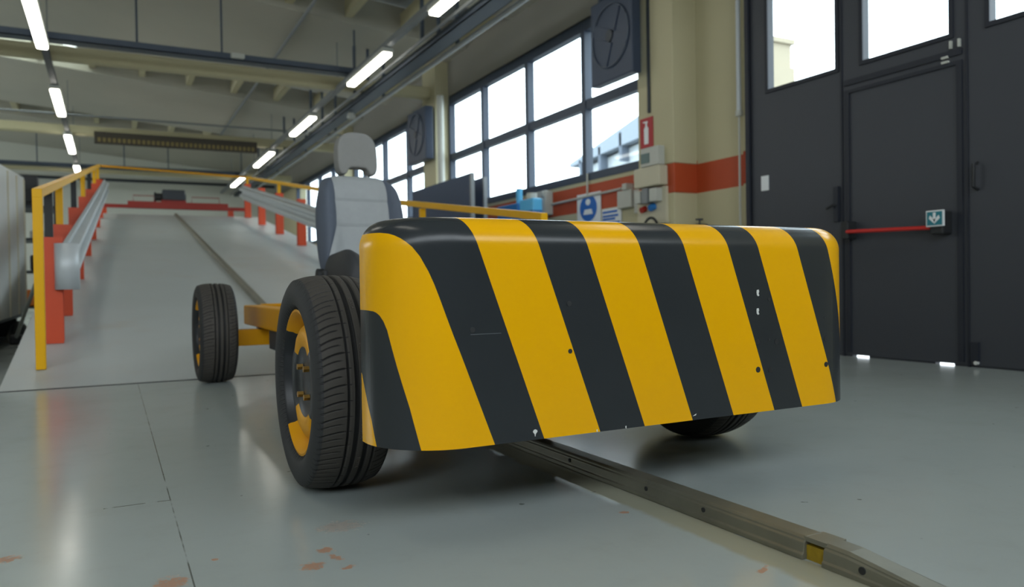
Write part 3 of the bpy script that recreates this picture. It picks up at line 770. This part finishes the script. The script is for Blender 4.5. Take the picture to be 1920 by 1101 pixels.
for x, lb_ in ((3.225, 'grey trunking rail carrying the lamp row nearer the windows'), (-.70, 'dark trunking rail carrying the lamp row above the white cabinet')):
    o = (x, 12, 3.70); t = thing('light_trunking', lb_, 'trunking', o)
    MB().box(x-.04, x+.04, -2.5, 26.4, 3.66, 3.73).build('rail', M['grey_metal'] if x > 0 else M['charcoal'], t, o)
    for y in (2, 8, 12, 17.6, 20, 24): MB().tube([(x, y, 3.73), (x, y, roofz(x)+.02)], .008, 6).build('hanger_rod', M['grey_metal'], t, o)
def run(name, label, cat, x, z, w, h, m, y0=-2.5, y1=26.4):
    o = (x, 12, z); t = thing(name, label, cat, o)
    if w: MB().box(x-w/2, x+w/2, y0, y1, z, z+.012).box(x-w/2, x-w/2+.012, y0, y1, z, z+h).box(x+w/2-.012, x+w/2, y0, y1, z, z+h).build('channel', m, t, o)
    else: MB().tube([(x, y0, z), (x, y1, z)], h, 14).build('pipe', m, t, o, smooth=True)
    for y in (3, 9, 12, 15, 17.6, 21): MB().box(x-.02, x+.02, y-.02, y+.02, z, roofz(x)+.02).build('hanger', M['tray'], t, o)
run('cable_tray', 'dark grey cable tray running alongside the window lamp row', 'cable tray', 3.72, 3.58, .22, .09, M['tray'])
run('service_pipe', 'pale steel pipe running between the cable tray and windows', 'pipe', 3.98, 3.62, 0, .032, M['steel'])
run('service_pipe', 'slim grey pipe beside the window lamp row', 'pipe', 3.50, 3.64, 0, .022, M['grey_metal'])
for y in (12.06, 17.67, 23.2, 6.0, .4):
    x1 = 4.8
    struct(MB().box(XL_, x1, y-.10, y+.10, 3.70, 3.89).build('tie_beam', M['cream'], bevel=.04, seg=3))
for n, (y, lab) in enumerate(((11.30, 'dark blue cross tray just in front of the first cream roof beam'), (22.6, 'dark blue cross tray near the far wall'))):
    o = (1, y, 3.74); t = thing('cable_tray', lab, 'cable tray', o)
    MB().box(XL_, 3.4, y-.10, y+.10, 3.74, 3.752).box(XL_, 3.4, y-.10, y-.09, 3.74, 3.83).box(XL_, 3.4, y+.09, y+.10, 3.74, 3.83).build('channel', M['tray'], t, o)
    for x in (-4, -1.6, .36, 1.42, 3.3): MB().tube([(x, y, 3.75), (x, y, roofz(x)+.02)], .014, 8).build('hanger_rod', M['tray'], t, o)
tag(MB().tube([(XL_, 16.45, 3.86), (4.8, 16.45, 3.86)], .02, 8).build('conduit', M['grey_metal'], smooth=True), 'thin grey conduit crossing the hall in front of the slotted strip', 'conduit')
tag(MB().tube([(2.52, 5, roofz(2.52)-.03), (2.52, 20.5, roofz(2.52)-.03)], .025, 8).build('conduit', M['grey_metal'], smooth=True), 'grey conduit fixed lengthways under the concrete roof panels', 'conduit')
tag(MB().tube([(XL_, 26.42, 3.95), (4.9, 26.42, 3.95)], .045, 10).build('heating_pipe', M['charcoal'], smooth=True), 'dark pipe along the far white wall', 'pipe')
# slotted strip on the second tie beam
M['strip'] = mat('brown_black_strip', srgb(62,56,46), .6); M['slot'] = mat('amber_slots', srgb(128,112,66), .6)
o = (1.4, 17.5, 3.55); t = thing('slotted_strip', 'long dark strip with rows of amber slots hung across the hall', 'grille', o)
MB().box(-.25, 2.88, 17.42, 17.55, 3.53, 3.76).build('strip_body', M['strip'], t, o)
mb = MB()
for k in range(34):
    x = -.19+k*.0895; mb.box(x, x+.055, 17.405, 17.425, 3.555, 3.64)
mb.build('slot_grille', M['slot'], t, o)
# sensor boxes
tag(MB().box(1.52, 1.70, 11.13, 11.202, 3.76, 3.83).build('sensor_box', M['light_grey'], bevel=.01), 'small pale sensor box on the dark cross tray', 'sensor')
tag(MB().tube([(3.72, 13.0, 3.555), (3.72, 13.0, 3.48)], [.06, .075], 16).box(3.68, 3.76, 12.97, 13.03, 3.55, 3.579).build('beacon_lamp', M['light_grey'], smooth=True), 'small round beacon under the cable tray', 'lamp')

# fan heaters in front of the windows
def fan_heater(y0, y1, x1, label):
    o = (4.8, (y0+y1)/2, 2.68); t = thing('fan_heater', label, 'fan heater', o)
    MB().box(4.56, x1, y0, y1, 2.64, 3.50).build('casing', M['heater'], t, o, bevel=.012)
    yc, zc = (y0+y1)/2, 3.09; r = min(.34, (y1-y0)*.44)
    ring = [(4.548, yc+r*math.cos(a), zc+r*math.sin(a)) for a in np.linspace(0, 2*PI, 40)]
    MB().tube(ring, .008, 8).build('fan_ring', M['tray'], t, o, smooth=True)
    for k in range(4):
        a = k*PI/2+.4
        MB().bar((4.553, yc, zc), (4.553, yc+r*math.cos(a), zc+r*math.sin(a)), .012, .12).build('fan_blade', M['heater'], t, o)
    MB().disc((4.55, yc, zc), (1,0,0), .06, .03, 20).build('fan_hub', M['charcoal'], t, o)
    MB().box(x1-.06, XW+.02, y1-.12, y1-.07, 3.5, 3.56).build('bracket', M['frame'], t, o)
M['heater'] = mat('navy_heater_casing', srgb(50,62,82), .5)
fan_heater(6.10, 6.82, 4.67, 'dark box fan heater hung before the window beside the first pillar')
fan_heater(11.66, 12.5, 4.70, 'dark box fan heater hung beside the second cream pillar')
# pipes by the pillar
tag(MB().tube([(4.74, 11.45, .0), (4.74, 11.45, 3.62)], .055, 16).build('downpipe', M['light_grey'], smooth=True), 'pale round downpipe in front of the second cream pillar', 'pipe')
tag(MB().box(4.718, 4.74, 6.05, 6.075, 2.24, 4.3).build('cable_duct', M['charcoal']), 'dark vertical cable duct on the first cream pillar', 'cable duct')
o = (4.88, 5.0, 1.0); t = thing('door_pull_rod', 'grey vertical bolt rod with a round knob beside the dark doors', 'rod', o)
MB().tube([(4.88, 5.0, .02), (4.88, 5.0, 2.05)], .010, 10).build('rod', M['light_grey'], t, o, smooth=True)
MB().tube([(4.88, 5.0, 2.05), (4.88, 5.0, 3.6)], .022, 12).build('sleeve', M['steel'], t, o, smooth=True)
MB().disc((4.88, 5.0, 2.03), (0,0,1), .032, .05, 20).build('knob', M['light_grey'], t, o, smooth=True)

# signs and boxes near the first pillar
o = (4.737, 6.11, 2.05); t = thing('fire_extinguisher_sign', 'red sign with white extinguisher symbol on the first cream pillar', 'sign', o)
MB().box(4.730, 4.738, 6.012, 6.212, 1.905, 2.20).build('sign_plate', M['sign_red'], t, o)
mb = MB()
flat(mb, [(6.08, 1.94), (6.145, 1.94), (6.148, 2.09), (6.13, 2.115), (6.095, 2.115), (6.078, 2.09)], 4.731, .003)
flat(mb, [(6.10, 2.113), (6.125, 2.113), (6.125, 2.15), (6.10, 2.15)], 4.731, .003)
flat(mb, [(6.09, 2.145), (6.16, 2.155), (6.165, 2.165), (6.09, 2.165)], 4.731, .003)
mb.build('extinguisher_symbol', M['sign_white'], t, o)
tag(MB().box(4.730, 4.738, 6.03, 6.20, 1.80, 1.89).build('caption_plate', M['sign_white']), 'white caption plate under the red extinguisher sign', 'sign')
o = (4.68, 5.97, 1.72); t = thing('control_box', 'pale grey control box with a green display on the first pillar', 'electrical box', o)
MB().box(4.66, 4.742, 5.845, 6.12, 1.70, 1.885).build('case', M['light_grey'], t, o, bevel=.008)
MB().box(4.655, 4.662, 5.98, 6.11, 1.735, 1.83).build('display', mat('dull_green_display', srgb(72,100,98), .3), t, o)
tag(MB().box(4.63, 4.742, 5.80, 6.20, 1.50, 1.69).build('junction_box', M['beige'], bevel=.012), 'large beige junction box beneath the control box on the pillar', 'electrical box')
o = (4.70, 6.0, 1.14); t = thing('socket_panel', 'grey plug socket panel with red and blue sockets under the beige junction box', 'socket panel', o)
MB().box(4.715, 4.742, 5.80, 6.25, 1.14, 1.49).build('back_plate', M['beige'], t, o)
for y0, y1, m, z0, z1 in ((6.12,6.20,'light_grey',1.35,1.47),(6.0,6.09,'grey_metal',1.34,1.49),(5.86,5.97,'light_grey',1.35,1.48)):
    MB().box(4.64, 4.72, y0, y1, z0, z1).build('switch', M[m], t, o, bevel=.008)
MB().tube([(4.715, 6.12, 1.30), (4.66, 6.12, 1.28)], .03, 14).build('red_socket', M['red'], t, o, smooth=True)
MB().tube([(4.715, 5.98, 1.31), (4.66, 5.98, 1.29)], .034, 14).build('blue_socket', M['mid_blue'], t, o, smooth=True)
o = (4.99, 6.8, 1.4); t = thing('switch_box', 'grey wall switch boxes on the orange stripe beside the pillar', 'electrical box', o)
MB().box(4.94, XW, 6.66, 6.92, 1.38, 1.57).build('case', M['light_grey'], t, o, bevel=.008)
MB().box(4.92, XW, 6.72, 6.80, 1.57, 1.64).build('breaker', M['light_grey'], t, o, bevel=.006)
MB().box(4.93, XW, 6.42, 6.60, 1.30, 1.55).build('case', M['light_grey'], t, o, bevel=.008)
tag(MB().tube([(4.99, 6.9, 1.605), (4.99, 8.4, 1.58)], .014, 8).build('wall_conduit', M['light_grey'], smooth=True), 'grey conduit along the orange wall stripe', 'conduit')
tag(MB().tube([(4.99, 7.58, 1.60), (4.99, 7.58, 1.86)], .012, 8).build('wall_conduit', M['light_grey'], smooth=True), 'short upright grey conduit above the blue round sign', 'conduit')
# blue mandatory sign
o = (5.0, 7.57, 1.45); t = thing('mandatory_sign', 'white sign with a blue disc on the orange wall stripe', 'sign', o)
MB().box(5.0, 5.012, 7.33, 7.825, 1.27, 1.63).build('sign_plate', M['sign_white'], t, o)
MB().disc((4.998, 7.577, 1.455), (1,0,0), .155, .006, 32, sc=(1.15, 1)).build('blue_disc', M['sign_blue'], t, o)
mb = MB()
flat(mb, [(7.577+.05*math.cos(a), 1.525+.038*math.sin(a)) for a in np.linspace(0, 2*PI, 16, endpoint=False)], 4.995, .003)
flat(mb, [(7.48, 1.38), (7.68, 1.38), (7.65, 1.44), (7.505, 1.44)], 4.995, .003)
mb.build('white_figure', M['sign_white'], t, o)
o = (5.0, 7.12, 1.33); t = thing('text_sign', 'white notice with blue lines of text beside the round blue sign', 'sign', o)
MB().box(5.0, 5.012, 6.93, 7.30, 1.20, 1.41).build('sign_plate', M['sign_white'], t, o)
mb = MB()
for k, (z, ya) in enumerate(((1.37, 7.0), (1.325, 6.98), (1.29, 7.04), (1.245, 6.95))): flat(mb, [(ya, z-.012), (7.28, z-.012), (7.28, z+.012), (ya, z+.012)], 4.999, .003)
mb.build('text_line', M['sign_blue'], t, o)
tag(MB().tube([(4.66, 6.02, 1.06)]+[(4.62, 5.92+.11*math.cos(a), 1.07+.12*math.sin(a)) for a in np.linspace(2.8, .3, 14)]+[(4.66, 5.80, 1.0), (4.70, 5.80, .4)], .013, 10).build('power_cable', M['dark'], smooth=True), 'dark looped cable hanging below the socket panel', 'cable')
o = (4.94, 5.2, 1.0); t = thing('water_tap', 'small dark tap on the cream wall beside the doors', 'tap', o)
MB().tube([(5.02, 5.58, 1.10), (4.9, 5.58, 1.10), (4.87, 5.58, 1.04)], .015, 10).build('spout', M['charcoal'], t, o, smooth=True)
MB().disc((4.93, 5.58, 1.155), (0,0,1), .035, .015, 16).build('handle', M['charcoal'], t, o)
MB().tube([(4.93, 5.58, 1.10), (4.93, 5.58, 1.15)], .008, 8).build('valve_stem', M['charcoal'], t, o)

# blue pillar drill on its stand by the window wall
o = (4.6, 8.1, 0); t = thing('drilling_machine', 'light blue bench drilling machine beneath the windows', 'machine', o)
MB().box(4.38, 4.78, 7.75, 8.75, 0, .95).build('bench_cabinet', M['mid_blue'], t, o, bevel=.01)
MB().box(4.46, 4.60, 7.96, 8.30, 1.44, 1.60).build('head', M['blue_machine'], t, o, bevel=.02)
MB().tube([(4.54, 8.12, .95), (4.54, 8.12, 1.45)], .05, 14).build('column', M['mid_blue'], t, o, smooth=True)
MB().tube([(4.53, 8.10, 1.60), (4.53, 8.10, 1.67)], .065, 18).build('motor_cap', M['light_grey'], t, o, smooth=True)
MB().box(4.46, 4.60, 7.96, 8.9, 1.37, 1.46).build('arm', M['mid_blue'], t, o, bevel=.01)
MB().tube([(4.53, 8.42, 1.45), (4.53, 8.42, 1.76)], .04, 16).build('quill', M['blue_machine'], t, o, smooth=True)
MB().box(4.48, 4.6, 8.38, 8.95, 1.46, 1.58).build('vice', M['mid_blue'], t, o, bevel=.01)
tag(MB().box(4.90, XW, 8.42, 8.66, 1.45, 1.76).box(4.88, 4.91, 8.44, 8.50, 1.68, 1.75).build('wall_box', M['light_grey'], bevel=.01), 'grey upright switch box on the wall beside the blue machine', 'electrical box')
# navy screens
def screen(x, y0, y1, h, label):
    o = (x, (y0+y1)/2, 0); t = thing('partition_screen', label, 'partition screen', o)
    MB().box(x-.015, x+.015, y0+.02, y1, .08, h).build('board', M['screen_blue'], t, o)
    MB().box(x-.025, x+.025, y0-.02, y0+.02, 0, h).build('edge_post', M['grey_metal'], t, o)
    MB().box(x-.2, x+.2, y0-.03, y0+.03, 0, .05).build('foot', M['grey_metal'], t, o); MB().box(x-.2, x+.2, y1-.06, y1, 0, .08).build('foot', M['grey_metal'], t, o)
screen(4.0, 8.67, 10.76, 1.965, 'long navy partition screen standing behind the yellow handrail')
screen(4.42, 9.18, 10.9, 2.0, 'navy partition screen half hidden behind the long one')

# ------------------------------------------------------------------ things beyond the ramp's open edge
o = (-1.2, 8.5, 0); t = thing('white_cabinet', 'tall white sheet metal cabinet with upright seams beside the ramp', 'cabinet', o)
def cab_ring(y): 
    zt_ = 1.83+(y-9)*.085; x = -.95-.018*(y-9)
    return [(x, y, .30), (x, y, zt_), (x-.05, y, zt_+.03), (x-1.0, y, zt_+.03), (x-1.0, y, .30)]
MB().loft([cab_ring(y) for y in (6.2, 12.0)]).build('body', mat('white_cabinet_sheet', srgb(206,208,204), .5, var=.06, scale=1.5), t, o)
for y in (7.4, 8.55, 9.7, 10.8, 11.9):
    x = -.95-.018*(y-9); MB().box(x-.01, x+.012, y-.03, y+.03, .30, 1.80+(y-9)*.085).build('seam_strip', M['beige'], t, o)
for y in (6.4, 9.2, 11.8): MB().box(-1.8, -1.1, y-.05, y+.05, 0, .30).build('foot', M['dark'], t, o)
MB().box(-1.9, -1.06, 6.2, 12.0, .24, .30).build('plinth', M['charcoal'], t, o)
o = (-1.1, 13.0, 0); t = thing('tool_rack', 'dark metal rack with shelves behind the white cabinet', 'rack', o)
for x in (-1.5, -.68):
    for y in (12.5, 13.3): MB().box(x-.02, x+.02, y-.02, y+.02, 0, 2.1).build('rack_post', M['charcoal'], t, o)
for z in (.35, .85, 1.3, 1.75): MB().box(-1.52, -.66, 12.48, 13.32, z-.015, z+.015).build('shelf', M['charcoal'], t, o)
def rest(name, x0, x1, y0, y1, z0, z1, m, label, cat): tag(MB().box(x0, x1, y0, y1, z0, z1).build(name, M[m], bevel=.02), label, cat)
rest('orange_crate', -1.05, -.72, 12.5, 12.95, .366, .60, 'orange_box', 'orange crate on the lowest rack shelf behind the yellow post', 'crate')
rest('black_case', -1.0, -.70, 12.55, 13.0, .866, 1.08, 'dark', 'black case on the second rack shelf', 'case')
rest('grey_carton', -1.0, -.71, 12.55, 13.0, 1.316, 1.42, 'light_grey', 'pale grey carton on the third rack shelf', 'carton')
tag(MB().box(-1.10, -.90, 12.65, 12.95, 1.766, 2.20).box(-1.06, -.94, 12.63, 12.65, 1.83, 2.0).build('loudspeaker', M['dark'], bevel=.015), 'black loudspeaker on the top rack shelf beside the yellow post', 'loudspeaker')
o = (-.9, 9.6, 0); t = thing('prop_stick', 'grey rod with a black foot leaning on the ramp edge', 'rod', o)
MB().tube([(-.94, 9.9, .05), (-.62, 8.35, .66)], .018, 10).build('rod', M['light_grey'], t, o, smooth=True)
MB().box(-.99, -.87, 9.8, 10.02, .0, .10).build('rubber_foot', M['dark'], t, o, bevel=.02)
tag(MB().loft([[(-1.02+.10*math.cos(a)*k, 11.1+.5*math.sin(a)*k, z) for a in np.linspace(0, 2*PI, 14, endpoint=False)] for k, z in ((1, 0), (1.05, .05), (.7, .16), (.3, .21))]).build('dark_sack', M['dark'], smooth=True), 'dark crumpled sack on the floor beneath the white cabinet', 'sack')

# ------------------------------------------------------------------ outside
o = (29, 26.6, 0); t = thing('chimney_tower', 'pale masonry tower seen through the glazed door leaf', 'tower', (30, 28.5, -.05)); o = (30, 28.5, -.05)
MB().box(29.4, 30.9, 27.75, 29.15, -.05, 11.3).build('shaft', M['pale_brick'], t, o)
MB().box(29.5, 30.8, 27.9, 29.05, 11.3, 12.5).build('cap_stage', M['pale_brick'], t, o)
MB().box(29.35, 30.95, 27.75, 29.2, 12.5, 12.75).build('cap', M['pale_brick'], t, o)
o = (16, 20, -.05); t = thing('neighbour_shed', 'pale grey shed with a sloping roof seen through the first window', 'building', o)
zr = lambda y: 4.70 - .225*(y-22.2)
ya, yb = 16.6, 22.0
MB().add([(14.3, yb, -.05), (14.3, ya, -.05), (14.3, ya, zr(ya)-.9), (14.3, yb, zr(yb)-.3), (19, yb, -.05), (19, ya, -.05), (19, ya, zr(ya)-.9), (19, yb, zr(yb)-.3)],
         [(0,1,2,3), (4,7,6,5), (0,3,7,4), (1,5,6,2), (3,2,6,7), (0,4,5,1)]).build('wall', M['shed_wall'], t, o)
for k in range(5):
    y = 17.1+k*1.15
    MB().box(14.0, 14.3, y-.06, y+.06, zr(y)-1.0, zr(y)-.12).build('rib', M['far_roof_dark'], t, o)
def rq(x, y, d): return (x, y, zr(y)+d)
MB().loft([[rq(14, 22.35, -.12), rq(19, 22.35, -.12), rq(19, 22.35, 0), rq(14, 22.35, 0)], [rq(14, 16.4, -.95), rq(19, 16.4, -.95), rq(19, 16.4, 0), rq(14, 16.4, 0)]]).build('roof', M['far_roof'], t, o)
